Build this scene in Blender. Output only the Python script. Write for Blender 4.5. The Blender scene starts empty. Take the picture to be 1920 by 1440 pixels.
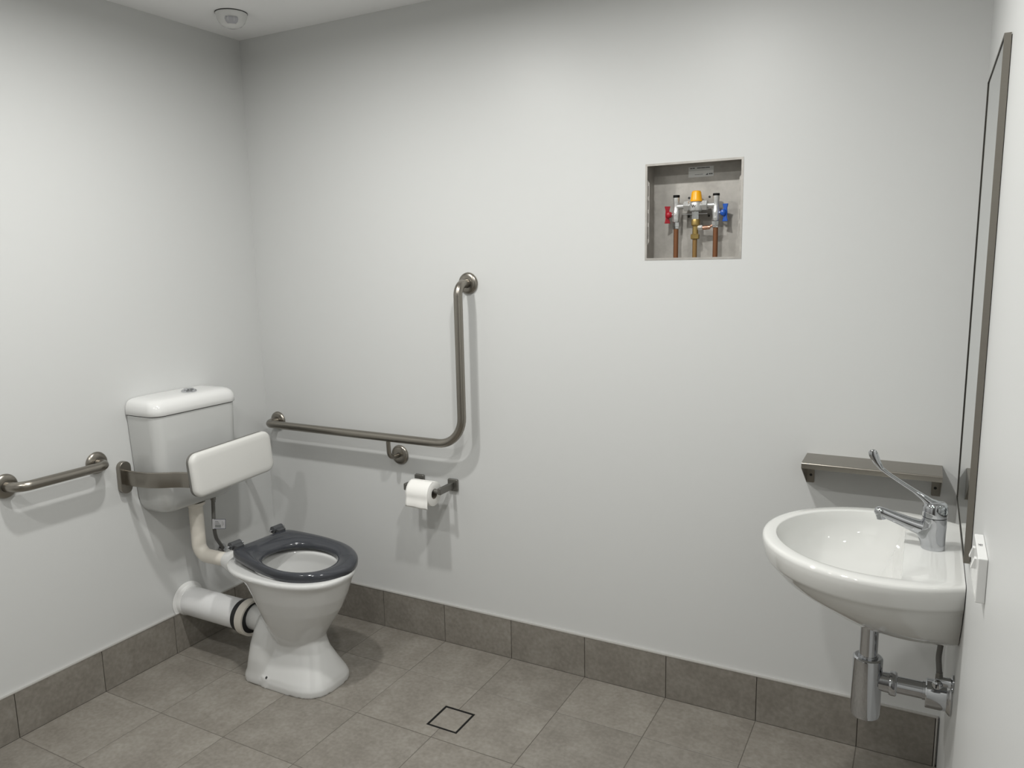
import bpy, bmesh, math, random
from math import sin, cos, pi, radians, sqrt
from mathutils import Vector, Matrix

random.seed(7)
SC = bpy.context.scene
COL = SC.collection

# ------------------------------------------------------------------ camera
W, H, FRONT = 2.620, 2.393, -3.05          # room: x 0..W, y FRONT..0, z 0..H
CAM = Vector((2.5169, -2.3913, 1.4980))
YAW, PIT, ROL, FPX = -0.4958, -0.1610, -0.0202, 1442.0
cam_d = bpy.data.cameras.new('camera')
cam_d.sensor_fit = 'HORIZONTAL'
cam_d.sensor_width = 36.0
cam_d.lens = 36.0 * FPX / 1920.0
cam_d.clip_start = 0.01
cam = bpy.data.objects.new('camera', cam_d)
COL.objects.link(cam)
fw = Vector((sin(YAW) * cos(PIT), cos(YAW) * cos(PIT), sin(PIT)))
r0 = Vector((cos(YAW), -sin(YAW), 0))
u0 = r0.cross(fw)
r1 = cos(ROL) * r0 + sin(ROL) * u0
u1 = -sin(ROL) * r0 + cos(ROL) * u0
cam.matrix_world = Matrix(((r1.x, u1.x, -fw.x, CAM.x), (r1.y, u1.y, -fw.y, CAM.y),
                           (r1.z, u1.z, -fw.z, CAM.z), (0, 0, 0, 1)))
SC.camera = cam

# ------------------------------------------------------------------ light
LIGHTS = [(0.90, -1.00), (1.84, -1.00), (0.90, -2.05), (1.84, -2.05)]
LIGHT_W = [15.0, 15.0, 9.5, 9.5]
LIGHT_COL = (1.0, 0.998, 0.968)
world = bpy.data.worlds.new('world')
SC.world = world
world.use_nodes = True
world.node_tree.nodes['Background'].inputs[0].default_value = (0.8, 0.82, 0.85, 1)
world.node_tree.nodes['Background'].inputs[1].default_value = 0.02
vs = SC.view_settings
vs.view_transform = 'Standard'
vs.look = 'None'
vs.exposure = -0.07
vs.gamma = 1.0
vs.use_curve_mapping = False

# ------------------------------------------------------------------ materials
def mat(name, col, rough=0.5, metal=0.0, coat=0.0, noise=None, bump=None, emit=None, trans=0.0, spec=None, aniso=0.0):
    m = bpy.data.materials.new(name)
    m.use_nodes = True
    nt = m.node_tree
    b = nt.nodes['Principled BSDF']
    b.inputs['Base Color'].default_value = (*col, 1)
    b.inputs['Roughness'].default_value = rough
    b.inputs['Metallic'].default_value = metal
    b.inputs['Coat Weight'].default_value = coat
    b.inputs['Coat Roughness'].default_value = 0.04
    b.inputs['Transmission Weight'].default_value = trans
    if spec is not None:
        b.inputs['Specular IOR Level'].default_value = spec
    if emit:
        b.inputs['Emission Color'].default_value = (*emit[0], 1)
        b.inputs['Emission Strength'].default_value = emit[1]
    tc = nt.nodes.new('ShaderNodeTexCoord')
    if noise:                      # (scale, second colour, detail, random-per-object)
        n = nt.nodes.new('ShaderNodeTexNoise')
        n.inputs['Scale'].default_value = noise[0]
        n.inputs['Detail'].default_value = noise[2] if len(noise) > 2 else 4
        n.inputs['Roughness'].default_value = 0.62
        mp = nt.nodes.new('ShaderNodeMapping')
        if len(noise) > 3:
            mp.inputs['Scale'].default_value = noise[3]
        geo = nt.nodes.new('ShaderNodeNewGeometry')
        nt.links.new(geo.outputs['Position'], mp.inputs['Vector'])
        nt.links.new(mp.outputs[0], n.inputs['Vector'])
        r = nt.nodes.new('ShaderNodeValToRGB')
        r.color_ramp.elements[0].position = 0.32
        r.color_ramp.elements[1].position = 0.68
        r.color_ramp.elements[0].color = (*col, 1)
        r.color_ramp.elements[1].color = (*noise[1], 1)
        nt.links.new(n.outputs['Fac'], r.inputs['Fac'])
        nt.links.new(r.outputs['Color'], b.inputs['Base Color'])
    if bump:                       # (scale, strength)
        n2 = nt.nodes.new('ShaderNodeTexNoise')
        n2.inputs['Scale'].default_value = bump[0]
        n2.inputs['Detail'].default_value = 3
        geo2 = nt.nodes.new('ShaderNodeNewGeometry')
        nt.links.new(geo2.outputs['Position'], n2.inputs['Vector'])
        bp = nt.nodes.new('ShaderNodeBump')
        bp.inputs['Strength'].default_value = bump[1]
        bp.inputs['Distance'].default_value = 0.002
        nt.links.new(n2.outputs['Fac'], bp.inputs['Height'])
        nt.links.new(bp.outputs[0], b.inputs['Normal'])
    return m

def tile_material(name, c0, c1, c2):
    m = mat(name, c0, 0.5)
    nt = m.node_tree
    b = nt.nodes['Principled BSDF']
    geo = nt.nodes.new('ShaderNodeNewGeometry')
    oi = nt.nodes.new('ShaderNodeObjectInfo')
    off = nt.nodes.new('ShaderNodeVectorMath'); off.operation = 'SCALE'
    comb = nt.nodes.new('ShaderNodeCombineXYZ')
    nt.links.new(oi.outputs['Random'], comb.inputs[0])
    nt.links.new(oi.outputs['Random'], comb.inputs[2])
    nt.links.new(comb.outputs[0], off.inputs[0])
    off.inputs['Scale'].default_value = 9.0
    add = nt.nodes.new('ShaderNodeVectorMath'); add.operation = 'ADD'
    nt.links.new(geo.outputs['Position'], add.inputs[0])
    nt.links.new(off.outputs[0], add.inputs[1])
    n1 = nt.nodes.new('ShaderNodeTexNoise'); n1.inputs['Scale'].default_value = 9; n1.inputs['Detail'].default_value = 6
    n1.inputs['Roughness'].default_value = 0.6
    n2 = nt.nodes.new('ShaderNodeTexNoise'); n2.inputs['Scale'].default_value = 75; n2.inputs['Detail'].default_value = 4
    nt.links.new(add.outputs[0], n1.inputs['Vector'])
    nt.links.new(add.outputs[0], n2.inputs['Vector'])
    mix = nt.nodes.new('ShaderNodeMix'); mix.data_type = 'FLOAT'
    mix.inputs[0].default_value = 0.45
    nt.links.new(n1.outputs['Fac'], mix.inputs[2])
    nt.links.new(n2.outputs['Fac'], mix.inputs[3])
    r = nt.nodes.new('ShaderNodeValToRGB')
    e = r.color_ramp.elements
    e[0].position = 0.36; e[0].color = (*c0, 1)
    e[1].position = 0.66; e[1].color = (*c2, 1)
    k = e.new(0.50); k.color = (*c1, 1)
    nt.links.new(mix.outputs[0], r.inputs['Fac'])
    hsv = nt.nodes.new('ShaderNodeHueSaturation')
    mr = nt.nodes.new('ShaderNodeMapRange')
    mr.inputs['To Min'].default_value = 0.95; mr.inputs['To Max'].default_value = 1.05
    nt.links.new(oi.outputs['Random'], mr.inputs['Value'])
    nt.links.new(mr.outputs[0], hsv.inputs['Value'])
    nt.links.new(r.outputs['Color'], hsv.inputs['Color'])
    nt.links.new(hsv.outputs['Color'], b.inputs['Base Color'])
    bp = nt.nodes.new('ShaderNodeBump')
    bp.inputs['Strength'].default_value = 0.12; bp.inputs['Distance'].default_value = 0.001
    nt.links.new(n2.outputs['Fac'], bp.inputs['Height'])
    nt.links.new(bp.outputs[0], b.inputs['Normal'])
    return m

M = {}
M['wall'] = mat('wall_paint', (0.610, 0.615, 0.608), 0.42, bump=(260, 0.05))
M['ceiling'] = mat('ceiling_paint', (0.90, 0.90, 0.90), 0.7)
M['tile'] = tile_material('floor_tile', (0.180, 0.163, 0.140), (0.218, 0.200, 0.174), (0.270, 0.252, 0.222))
M['grout'] = mat('grout', (0.105, 0.094, 0.080), 0.85)
M['alu'] = mat('tile_trim_aluminium', (0.60, 0.585, 0.56), 0.38, 0.75)
M['steel'] = mat('brushed_stainless', (0.300, 0.279, 0.247), 0.29, 1.0, noise=(60, (0.310, 0.288, 0.255), 3, (1, 1, 8)))
M['steel_dark'] = mat('dark_satin_steel', (0.22, 0.215, 0.20), 0.42, 0.9)
M['box_steel'] = mat('dull_box_steel', (0.36, 0.345, 0.32), 0.55, 0.55, noise=(22, (0.47, 0.45, 0.42), 6))
M['chrome'] = mat('chrome', (0.52, 0.53, 0.55), 0.04, 1.0)
M['chrome_soft'] = mat('satin_chrome', (0.55, 0.55, 0.55), 0.22, 1.0)
M['ceramic'] = mat('white_ceramic', (0.62, 0.62, 0.61), 0.035, 0.0, coat=0.5)
M['ceramic_w'] = mat('basin_ceramic', (0.67, 0.67, 0.65), 0.035, 0.0, coat=0.5)
M['plastic_w'] = mat('white_plastic', (0.72, 0.72, 0.71), 0.12)
M['plastic_cistern'] = mat('cistern_plastic', (0.56, 0.565, 0.555), 0.09)
M['plastic_cream'] = mat('cream_pvc', (0.72, 0.68, 0.61), 0.38)
M['plastic_pvc'] = mat('white_pvc', (0.72, 0.72, 0.72), 0.30)
M['plastic_collar'] = mat('collar_plastic', (0.70, 0.66, 0.60), 0.45)
M['pad'] = mat('pad_vinyl', (0.66, 0.655, 0.63), 0.45)
M['pad_edge'] = mat('pad_backing', (0.16, 0.155, 0.145), 0.5)
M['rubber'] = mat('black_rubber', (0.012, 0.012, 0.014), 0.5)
M['black'] = mat('black_paint', (0.006, 0.006, 0.006), 0.6, spec=0.2)
M['gap'] = mat('dark_gap', (0.03, 0.03, 0.03), 0.8)
M['seat'] = mat('seat_grey_plastic', (0.046, 0.049, 0.057), 0.11)
M['hinge'] = mat('hinge_plastic', (0.060, 0.062, 0.066), 0.35)
M['paper'] = mat('toilet_paper', (0.86, 0.85, 0.82), 0.9, bump=(500, 0.15))
M['core'] = mat('cardboard_core', (0.25, 0.22, 0.18), 0.9)
M['mirror'] = mat('mirror_glass', (0.86, 0.89, 0.88), 0.0, 1.0)
M['copper'] = mat('aged_copper', (0.21, 0.088, 0.040), 0.42, 0.55)
M['copper_bright'] = mat('bright_copper', (0.62, 0.36, 0.26), 0.30, 0.9)
M['brass'] = mat('brass', (0.36, 0.255, 0.09), 0.35, 0.75)
M['brass_pipe'] = mat('brass_pipe', (0.28, 0.165, 0.06), 0.42, 0.55)
M['nickel'] = mat('cast_nickel', (0.60, 0.60, 0.59), 0.30, 0.7, bump=(300, 0.4))
M['yellow'] = mat('yellow_cap', (0.92, 0.42, 0.006), 0.35)
M['red'] = mat('red_handle', (0.36, 0.008, 0.02), 0.35)
M['blue'] = mat('blue_handle', (0.01, 0.085, 0.42), 0.30)
M['hose'] = mat('braided_hose', (0.21, 0.205, 0.195), 0.4, 0.7, bump=(900, 0.9))
M['label'] = mat('silver_label', (0.62, 0.63, 0.62), 0.30)
M['label_hi'] = mat('silver_label_band', (0.80, 0.81, 0.80), 0.28)
M['ink'] = mat('label_ink', (0.045, 0.042, 0.042), 0.5)
M['ink_grey'] = mat('grey_print', (0.26, 0.27, 0.27), 0.6)
M['tag'] = mat('tag_paper', (0.60, 0.60, 0.62), 0.6)
M['navy'] = mat('navy_print', (0.025, 0.028, 0.075), 0.5)
M['lens'] = mat('sensor_lens', (0.46, 0.46, 0.49), 0.35)
M['lamp'] = mat('lamp_diffuser', (0.9, 0.9, 0.88), 0.4, emit=((1.0, 0.985, 0.955), 6.0))
M['door'] = mat('added_door_dark', (0.10, 0.095, 0.09), 0.5)
M['silicone'] = mat('clear_silicone', (0.76, 0.76, 0.75), 0.2)

# ------------------------------------------------------------------ geometry helpers
class MB:
    """collects verts and faces, then links them as ONE mesh object"""
    def __init__(s):
        s.v = []; s.f = []
    def add(s, vs_, fs_):
        o = len(s.v)
        s.v += [tuple(p) for p in vs_]
        s.f += [tuple(i + o for i in f) for f in fs_]
        return s
    def box(s, a, b):
        x0, y0, z0 = [min(p, q) for p, q in zip(a, b)]
        x1, y1, z1 = [max(p, q) for p, q in zip(a, b)]
        return s.add([(x0, y0, z0), (x1, y0, z0), (x1, y1, z0), (x0, y1, z0), (x0, y0, z1), (x1, y0, z1), (x1, y1, z1), (x0, y1, z1)],
                     [(0, 3, 2, 1), (4, 5, 6, 7), (0, 1, 5, 4), (1, 2, 6, 5), (2, 3, 7, 6), (3, 0, 4, 7)])
    def loft(s, rings, cap0=True, cap1=True, closed=False):
        n = len(rings[0]); o = len(s.v)
        for r in rings:
            s.v += [tuple(p) for p in r]
        m = len(rings)
        for k in range(m if closed else m - 1):
            a = o + k * n; b = o + ((k + 1) % m) * n
            for i in range(n):
                j = (i + 1) % n
                s.f.append((a + i, a + j, b + j, b + i))
        if not closed:
            if cap0: s.f.append(tuple(o + i for i in reversed(range(n))))
            if cap1: s.f.append(tuple(o + (m - 1) * n + i for i in range(n)))
        return s
    def lathe(s, base, axis, prof, n=32):
        """prof: list of (distance along axis, radius)"""
        ax = Vector(axis).normalized()
        t = Vector((0, 0, 1)) if abs(ax.z) < 0.9 else Vector((1, 0, 0))
        e1 = ax.cross(t).normalized(); e2 = ax.cross(e1)
        B = Vector(base)
        return s.loft([[B + ax * d + (e1 * cos(2 * pi * i / n) + e2 * sin(2 * pi * i / n)) * max(r, 1e-5) for i in range(n)] for d, r in prof])
    def tube(s, pts, r, n=16, bend=0.0, seg=8, section=None, up=None):
        P = fillet([Vector(p) for p in pts], bend, seg) if bend else [Vector(p) for p in pts]
        rr = r if isinstance(r, (list, tuple)) else [r] * len(P)
        rings = []
        T = []
        for i in range(len(P)):
            d = (P[min(i + 1, len(P) - 1)] - P[max(i - 1, 0)])
            T.append(d.normalized())
        t0 = Vector(up) if up else (Vector((0, 0, 1)) if abs(T[0].z) < 0.9 else Vector((1, 0, 0)))
        e1 = (t0 - T[0] * t0.dot(T[0])).normalized()
        for i in range(len(P)):
            e1 = (e1 - T[i] * e1.dot(T[i])).normalized()
            e2 = T[i].cross(e1)
            if section:
                rings.append([P[i] + e1 * a * rr[i] + e2 * b * rr[i] for a, b in section])
            else:
                rings.append([P[i] + (e1 * cos(2 * pi * k / n) + e2 * sin(2 * pi * k / n)) * rr[i] for k in range(n)])
        return s.loft(rings)
    def prism(s, poly, origin, ex, ey, ez, h):
        """polygon (list of 2-D points in the ex/ey plane) extruded by h along ez"""
        O, ex, ey, ez = Vector(origin), Vector(ex), Vector(ey), Vector(ez)
        a = [O + ex * p[0] + ey * p[1] for p in poly]
        b = [q + ez * h for q in a]
        return s.loft([a, b])
    def build(s, name, m, parent=None, smooth=35, bevel=0.0, seg=2):
        me = bpy.data.meshes.new(name)
        me.from_pydata(s.v, [], s.f)
        me.update()
        bm = bmesh.new(); bm.from_mesh(me)
        bmesh.ops.recalc_face_normals(bm, faces=bm.faces)
        bm.to_mesh(me); bm.free()
        o = bpy.data.objects.new(name, me)
        COL.objects.link(o)
        me.materials.append(M[m] if isinstance(m, str) else m)
        if smooth:
            me.polygons.foreach_set('use_smooth', [True] * len(me.polygons))
            if not bevel:
                me.set_sharp_from_angle(angle=radians(smooth))
        if bevel:
            md = o.modifiers.new('bevel', 'BEVEL')
            md.width = bevel; md.segments = seg; md.limit_method = 'ANGLE'; md.angle_limit = radians(30)
            md.harden_normals = True
            me.polygons.foreach_set('use_smooth', [True] * len(me.polygons))
        if parent is not None:
            o.parent = parent
            o.matrix_parent_inverse = parent.matrix_world.inverted()
        return o

def fillet(P, r, seg):
    out = [P[0]]
    for i in range(1, len(P) - 1):
        a, b, c = P[i - 1], P[i], P[i + 1]
        rad = r[i - 1] if isinstance(r, (list, tuple)) else r
        d1 = (a - b).normalized(); d2 = (c - b).normalized()
        ang = d1.angle(d2)
        if rad <= 0 or ang > 3.10:
            out.append(b); continue
        t = min(rad / math.tan(ang / 2), (a - b).length * 0.98, (c - b).length * 0.98)
        rr = t * math.tan(ang / 2)
        ctr = b + (d1 + d2).normalized() * (rr / sin(ang / 2))
        v0 = (b + d1 * t) - ctr; v1 = (b + d2 * t) - ctr
        tot = v0.angle(v1)
        for k in range(seg + 1):
            f = k / seg
            out.append(ctr + (v0 * sin((1 - f) * tot) + v1 * sin(f * tot)) / sin(tot))
    out.append(P[-1])
    return out

def rrect(hx, hy, r, n=6, cx=0.0, cy=0.0):
    pts = []
    for qx, qy, a0 in ((1, 1, 0), (-1, 1, pi / 2), (-1, -1, pi), (1, -1, 1.5 * pi)):
        for k in range(n + 1):
            a = a0 + (pi / 2) * k / n
            pts.append((cx + qx * (hx - r) + r * cos(a), cy + qy * (hy - r) + r * sin(a)))
    return pts

def thing(name, label, cat, loc=(0, 0, 0), group=None):
    o = bpy.data.objects.new(name, None)
    o.empty_display_size = 0.05
    COL.objects.link(o)
    o.location = loc
    o['label'] = label; o['category'] = cat
    if group: o['group'] = group
    bpy.context.view_layer.update()
    return o

def struct(o):
    o['kind'] = 'structure'
    return o

def text_part(txt, size, depth, mtx, name, m, parent):
    cu = bpy.data.curves.new(name, 'FONT')
    cu.body = txt; cu.size = size; cu.extrude = depth; cu.align_x = 'CENTER'; cu.align_y = 'CENTER'
    t = bpy.data.objects.new(name + '_curve', cu)
    COL.objects.link(t)
    bpy.context.view_layer.update()
    me = bpy.data.meshes.new_from_object(t.evaluated_get(bpy.context.evaluated_depsgraph_get()))
    bpy.data.objects.remove(t)
    me.transform(mtx)
    me.name = name
    me.materials.clear(); me.materials.append(M[m])
    o = bpy.data.objects.new(name, me)
    COL.objects.link(o)
    o.parent = parent
    o.matrix_parent_inverse = parent.matrix_world.inverted()
    return o

def basis(ex, ey, ez, o):
    return Matrix(((ex[0], ey[0], ez[0], o[0]), (ex[1], ey[1], ez[1], o[1]), (ex[2], ey[2], ez[2], o[2]), (0, 0, 0, 1)))

# ------------------------------------------------------------------ the room
TH = 0.10
NX0, NX1, NZ0, NZ1 = 1.7155, 2.0150, 1.4865, 1.7810      # recess in the back wall
mb = MB()
mb.box((-TH, 0, -0.05), (NX0, TH, H + .05)); mb.box((NX1, 0, -0.05), (W + TH, TH, H + .05))
mb.box((NX0, 0, -0.05), (NX1, TH, NZ0)); mb.box((NX0, 0, NZ1), (NX1, TH, H + .05))
bmw = bmesh.new()
# one clean wall sheet with the rectangular opening
xs = [-TH, NX0, NX1, W + TH]; zs = [-0.05, NZ0, NZ1, H + .05]
def wall_with_hole():
    m_ = MB()
    for i in range(3):
        for j in range(3):
            if i == 1 and j == 1: continue
            for y in (0.0, TH):
                q = [(xs[i], y, zs[j]), (xs[i + 1], y, zs[j]), (xs[i + 1], y, zs[j + 1]), (xs[i], y, zs[j + 1])]
                m_.add(q, [(0, 1, 2, 3)] if y == 0 else [(3, 2, 1, 0)])
    a, b, c, d = NX0, NX1, NZ0, NZ1
    m_.add([(a, 0, c), (a, TH, c), (a, TH, d), (a, 0, d)], [(0, 1, 2, 3)])
    m_.add([(b, 0, c), (b, TH, c), (b, TH, d), (b, 0, d)], [(3, 2, 1, 0)])
    m_.add([(a, 0, c), (b, 0, c), (b, TH, c), (a, TH, c)], [(0, 1, 2, 3)])
    m_.add([(a, 0, d), (b, 0, d), (b, TH, d), (a, TH, d)], [(3, 2, 1, 0)])
    X0, X1, Z0, Z1 = xs[0], xs[3], zs[0], zs[3]
    m_.add([(X0, 0, Z0), (X0, TH, Z0), (X0, TH, Z1), (X0, 0, Z1)], [(0, 3, 2, 1)])
    m_.add([(X1, 0, Z0), (X1, TH, Z0), (X1, TH, Z1), (X1, 0, Z1)], [(0, 1, 2, 3)])
    m_.add([(X0, 0, Z1), (X1, 0, Z1), (X1, TH, Z1), (X0, TH, Z1)], [(0, 1, 2, 3)])
    m_.add([(X0, 0, Z0), (X1, 0, Z0), (X1, TH, Z0), (X0, TH, Z0)], [(0, 3, 2, 1)])
    return m_
bmw.free()
wb = wall_with_hole().build('wall_back', 'wall', smooth=0)
bm_ = bmesh.new(); bm_.from_mesh(wb.data)
bmesh.ops.remove_doubles(bm_, verts=bm_.verts, dist=1e-5)
bmesh.ops.recalc_face_normals(bm_, faces=bm_.faces)
bm_.to_mesh(wb.data); bm_.free()
struct(wb)
struct(MB().box((-TH, FRONT, -0.05), (0, 0, H + .05)).build('wall_left', 'wall', smooth=0))
struct(MB().box((W, FRONT, -0.05), (W + TH, 0, H + .05)).build('wall_right', 'wall', smooth=0))
struct(MB().box((-TH, FRONT - TH, -0.05), (W + TH, FRONT, H + .05)).build('wall_front', 'wall', smooth=0))
struct(MB().box((0, FRONT, H), (W, 0, H + .05)).build('ceiling', 'ceiling', smooth=0))
dr = MB().box((1.45, FRONT, 0.004), (2.40, FRONT + .040, 2.05)).build('added_dark_door', 'door', smooth=0, bevel=.002); struct(dr)  # unseen dark door, added to cut bounce light and darken chrome reflections
MB().tube([(1.53, FRONT + .040, 1.0), (1.53, FRONT + .085, 1.0), (1.66, FRONT + .085, 1.0)], .010, 14, bend=.02, seg=6).build('added_door_handle', 'steel', dr)
floor = struct(MB().box((0, FRONT, -0.05), (W, 0, -0.0008)).build('floor', 'grout', smooth=0))

X_0, Y_0, T, G = 0.0035, -0.2543, 0.300, 0.0020
DX0, DX1, DY0, DY1 = 1.151, 1.268, -0.505, -0.386          # floor waste opening
def chamfer_box(x0, x1, y0, y1, z0, z1, c=0.0007):
    m_ = MB()
    m_.loft([[(x0, y0, z0), (x1, y0, z0), (x1, y1, z0), (x0, y1, z0)],
             [(x0, y0, z1 - c), (x1, y0, z1 - c), (x1, y1, z1 - c), (x0, y1, z1 - c)],
             [(x0 + c, y0 + c, z1), (x1 - c, y0 + c, z1), (x1 - c, y1 - c, z1), (x0 + c, y1 - c, z1)]], cap0=False)
    return m_
SK = 0.010
xl = [SK] + [X_0 + T * k for k in range(1, 9)] + [W]
yl = [-SK] + [Y_0 - T * j for j in range(0, 10)]
yl = [y for y in yl if y > FRONT + 0.05] + [FRONT]
share = {}
for i in range(len(xl) - 1):
    for j in range(len(yl) - 1):
        x0, x1 = xl[i] + G / 2, xl[i + 1] - G / 2
        y1, y0 = yl[j] - G / 2, yl[j + 1] + G / 2
        cx, cy = (x0 + x1) / 2, (y0 + y1) / 2
        if j == 1 and i in (3, 4):            # the two tiles cut around the floor waste
            if i == 3: poly = [(x0, y0), (x1, y0), (x1, DY0), (DX0, DY0), (DX0, DY1), (x1, DY1), (x1, y1), (x0, y1)]
            else: poly = [(x0, y0), (x1, y0), (x1, y1), (x0, y1), (x0, DY1), (DX1, DY1), (DX1, DY0), (x0, DY0)]
            MB().prism(poly, (0, 0, -0.0014), (1, 0, 0), (0, 1, 0), (0, 0, 1), 0.0014).build('tile', 'tile', floor, smooth=0)
            continue
        key = (round(x1 - x0, 4), round(y1 - y0, 4))
        if key not in share:
            hx, hy = key[0] / 2, key[1] / 2
            o = chamfer_box(-hx, hx, -hy, hy, -0.0014, 0.0).build('tile', 'tile', None, smooth=0)
            share[key] = o.data
        else:
            o = bpy.data.objects.new('tile', share[key]); COL.objects.link(o)
        o.location = (cx, cy, 0)
        o.parent = floor

# tiled skirting with a thin metal cap
HS = 0.154
bb = MB().box((0, -0.0055, 0), (W - .004, 0, HS)).build('baseboard_back', 'grout', smooth=0); struct(bb)
xk = [SK] + [X_0 + T * k for k in range(1, 9)] + [2.6095]
for a, b in zip(xk[:-1], xk[1:]):
    MB().box((a + G / 2, -SK, 0.0002), (b - G / 2, -0.0055, HS)).build('tile', 'tile', bb, smooth=0, bevel=0.0006, seg=1)
MB().box((0, -SK - .0008, HS), (W - .0045, 0, HS + .0028)).build('cap_trim', 'alu', bb, smooth=0)
MB().box((2.6105, -SK - .0016, 0.0), (2.6150, -0.0055, HS)).build('end_trim', 'alu', bb, smooth=0)
bl = MB().box((0, FRONT, 0), (0.0055, -SK, HS)).build('baseboard_left', 'grout', smooth=0); struct(bl)
yk = [-SK] + [Y_0 - T * j for j in range(0, 10) if Y_0 - T * j > FRONT + .03] + [FRONT]
for a, b in zip(yk[:-1], yk[1:]):
    MB().box((0.0055, b + G / 2, 0.0002), (SK, a - G / 2, HS)).build('tile', 'tile', bl, smooth=0, bevel=0.0006, seg=1)
MB().box((0, FRONT, HS), (SK + .0008, -SK - .0008, HS + .0028)).build('cap_trim', 'alu', bl, smooth=0)

# floor waste with a tile insert
fw_ = thing('floor_waste', 'square floor waste with thin black frame and tile insert', 'floor drain', ((DX0 + DX1) / 2, (DY0 + DY1) / 2, 0))
mb = MB(); fb = 0.0075
for a, b in (((DX0, DY0), (DX1, DY0 + fb)), ((DX0, DY1 - fb), (DX1, DY1)), ((DX0, DY0 + fb), (DX0 + fb, DY1 - fb)), ((DX1 - fb, DY0 + fb), (DX1, DY1 - fb))):
    mb.box((a[0] + .0004, a[1] + .0004, -0.0014), (b[0] - .0004, b[1] - .0004, 0.0004))
mb.build('frame', 'black', fw_, smooth=0)
chamfer_box(DX0 + fb + .001, DX1 - fb - .001, DY0 + fb + .001, DY1 - fb - .001, -0.0014, 0.0).build('tile_insert', 'tile', fw_, smooth=0)

# ------------------------------------------------------------------ ceiling downlights (above the frame)
names_l = ['above the toilet', 'above the basin', 'near the left wall towards the door', 'near the right wall towards the door']
for (lx, ly), watt, where in zip(LIGHTS, LIGHT_W, names_l):
    d = thing('downlight', 'round white recessed ceiling downlight ' + where, 'downlight', (lx, ly, H), 'ceiling downlights')
    MB().loft([[(lx + r * cos(2 * pi * i / 32), ly + r * sin(2 * pi * i / 32), z) for i in range(32)]
               for r, z in ((.050, H - .002), (.056, H - .006), (.062, H - .005), (.064, H - .0002), (.050, H - .0002))], closed=True).build('trim_ring', 'plastic_w', d)
    MB().lathe((lx, ly, H - .003), (0, 0, 1), [(0, .0001), (0, .049), (.0025, .049), (.0025, .0001)]).build('diffuser', 'lamp', d)
    ld = bpy.data.lights.new('downlight_lamp', 'AREA')
    ld.shape = 'DISK'; ld.size = 0.09; ld.energy = watt; ld.color = LIGHT_COL
    ld.spread = radians(174)
    lo = bpy.data.objects.new('downlight_lamp', ld); COL.objects.link(lo)
    lo.location = (lx, ly, H - .008)
    lo.parent = d; lo.matrix_parent_inverse = d.matrix_world.inverted()

# ceiling sensor
sx, sy = 0.245, -0.262
s_ = thing('motion_sensor', 'round white motion sensor on the ceiling by the corner', 'sensor', (sx, sy, H))
MB().lathe((sx, sy, H), (0, 0, -1), [(0, .0001), (0, .057), (.003, .057), (.003, .0001)]).build('mounting_plate', 'gap', s_)
MB().lathe((sx, sy, H - .003), (0, 0, -1), [(0, .0001), (0, .056), (.008, .055), (.028, .046), (.040, .036), (.047, .020), (.049, .0001)]).build('housing', 'plastic_w', s_)
dv = Vector((CAM.x - sx, CAM.y - sy, 0)).normalized()
side = Vector((-dv.y, dv.x, 0))
rings = []
for t_, z_, rr in ((-1, -.014, .0535), (1, -.014, .0535)):
    pass
mb = MB()
NL = 14
top = []; g = []
for zz, rad_, hw in ((H - .0235, .0500, .40), (H - .030, .0475, .47), (H - .038, .0420, .47), (H - .0435, .0370, .36)):
    g.append([Vector((sx, sy, zz)) + (dv * cos(hw * (2 * k / NL - 1)) + side * sin(hw * (2 * k / NL - 1))) * rad_ for k in range(NL + 1)])
n_ = NL + 1
for r_ in g: mb.v += [tuple(q) for q in r_]
for a in range(len(g) - 1):
    for k in range(NL): mb.f.append((a * n_ + k, a * n_ + k + 1, (a + 1) * n_ + k + 1, (a + 1) * n_ + k))
ln = mb.build('lens', 'lens', s_)
md = ln.modifiers.new('solid', 'SOLIDIFY'); md.thickness = .006; md.offset = 0
mb = MB()
for k in (3, 10):
    q0 = g[0][k] + dv * .0032; q1 = g[1][k] + dv * .0034; q2 = g[2][k] + dv * .0036
    mb.tube([q0, q1, q2], .0008, 6)
mb.build('lens_rib', 'plastic_w', ln)

# ------------------------------------------------------------------ grab rails
def flange(parent, base, axis, r=0.038, name='flange', rb=.016):
    f = MB().lathe(base, axis, [(0, .0001), (0, r), (.003, r + .0012), (.008, r - .0005), (.0115, r - .005), (.0135, r - .012), (.0140, .0185), (.0138, .0001)], 40).build(name, 'steel', parent)
    MB().lathe(Vector(base) + Vector(axis) * .0137, axis, [(0, rb - .001), (0, rb + .0010), (.0008, rb + .0010), (.0008, rb - .001)], 32).build('shadow_ring', 'gap', f)
    return f
gr = thing('grab_rail', 'short straight stainless grab rail on the left wall beside the cistern', 'grab rail', (0, -.945, .827))
MB().tube([(0.005, -.793, .827), (.072, -.793, .828), (.072, -1.098, .828), (0.005, -1.098, .827)], .016, 24, bend=.042, seg=10).build('bar', 'steel', gr)
flange(gr, (0, -.793, .827), (1, 0, 0)); flange(gr, (0, -1.098, .827), (1, 0, 0))

lr = thing('corner_grab_rail', 'L-shaped stainless grab rail on the back wall beside the toilet', 'grab rail', (.6, 0, .829))
MB().tube([(.072, -.005, .829), (.072, -.075, .829), (1.054, -.075, .829), (1.054, -.075, 1.415), (1.054, -.005, 1.415)], .016, 24, bend=[.040, .105, .042], seg=12).build('bar', 'steel', lr)
for b, rb in (((.072, 0, .829), .016), ((1.054, 0, 1.415), .016), ((.716, 0, .744), .0085)): flange(lr, b, (0, -1, 0), rb=rb)
MB().tube([(.716, -.005, .744), (.716, -.072, .744), (.716, -.075, .829 - .012)], .0085, 16, bend=.03, seg=8).build('support_stem', 'steel', lr)

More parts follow.
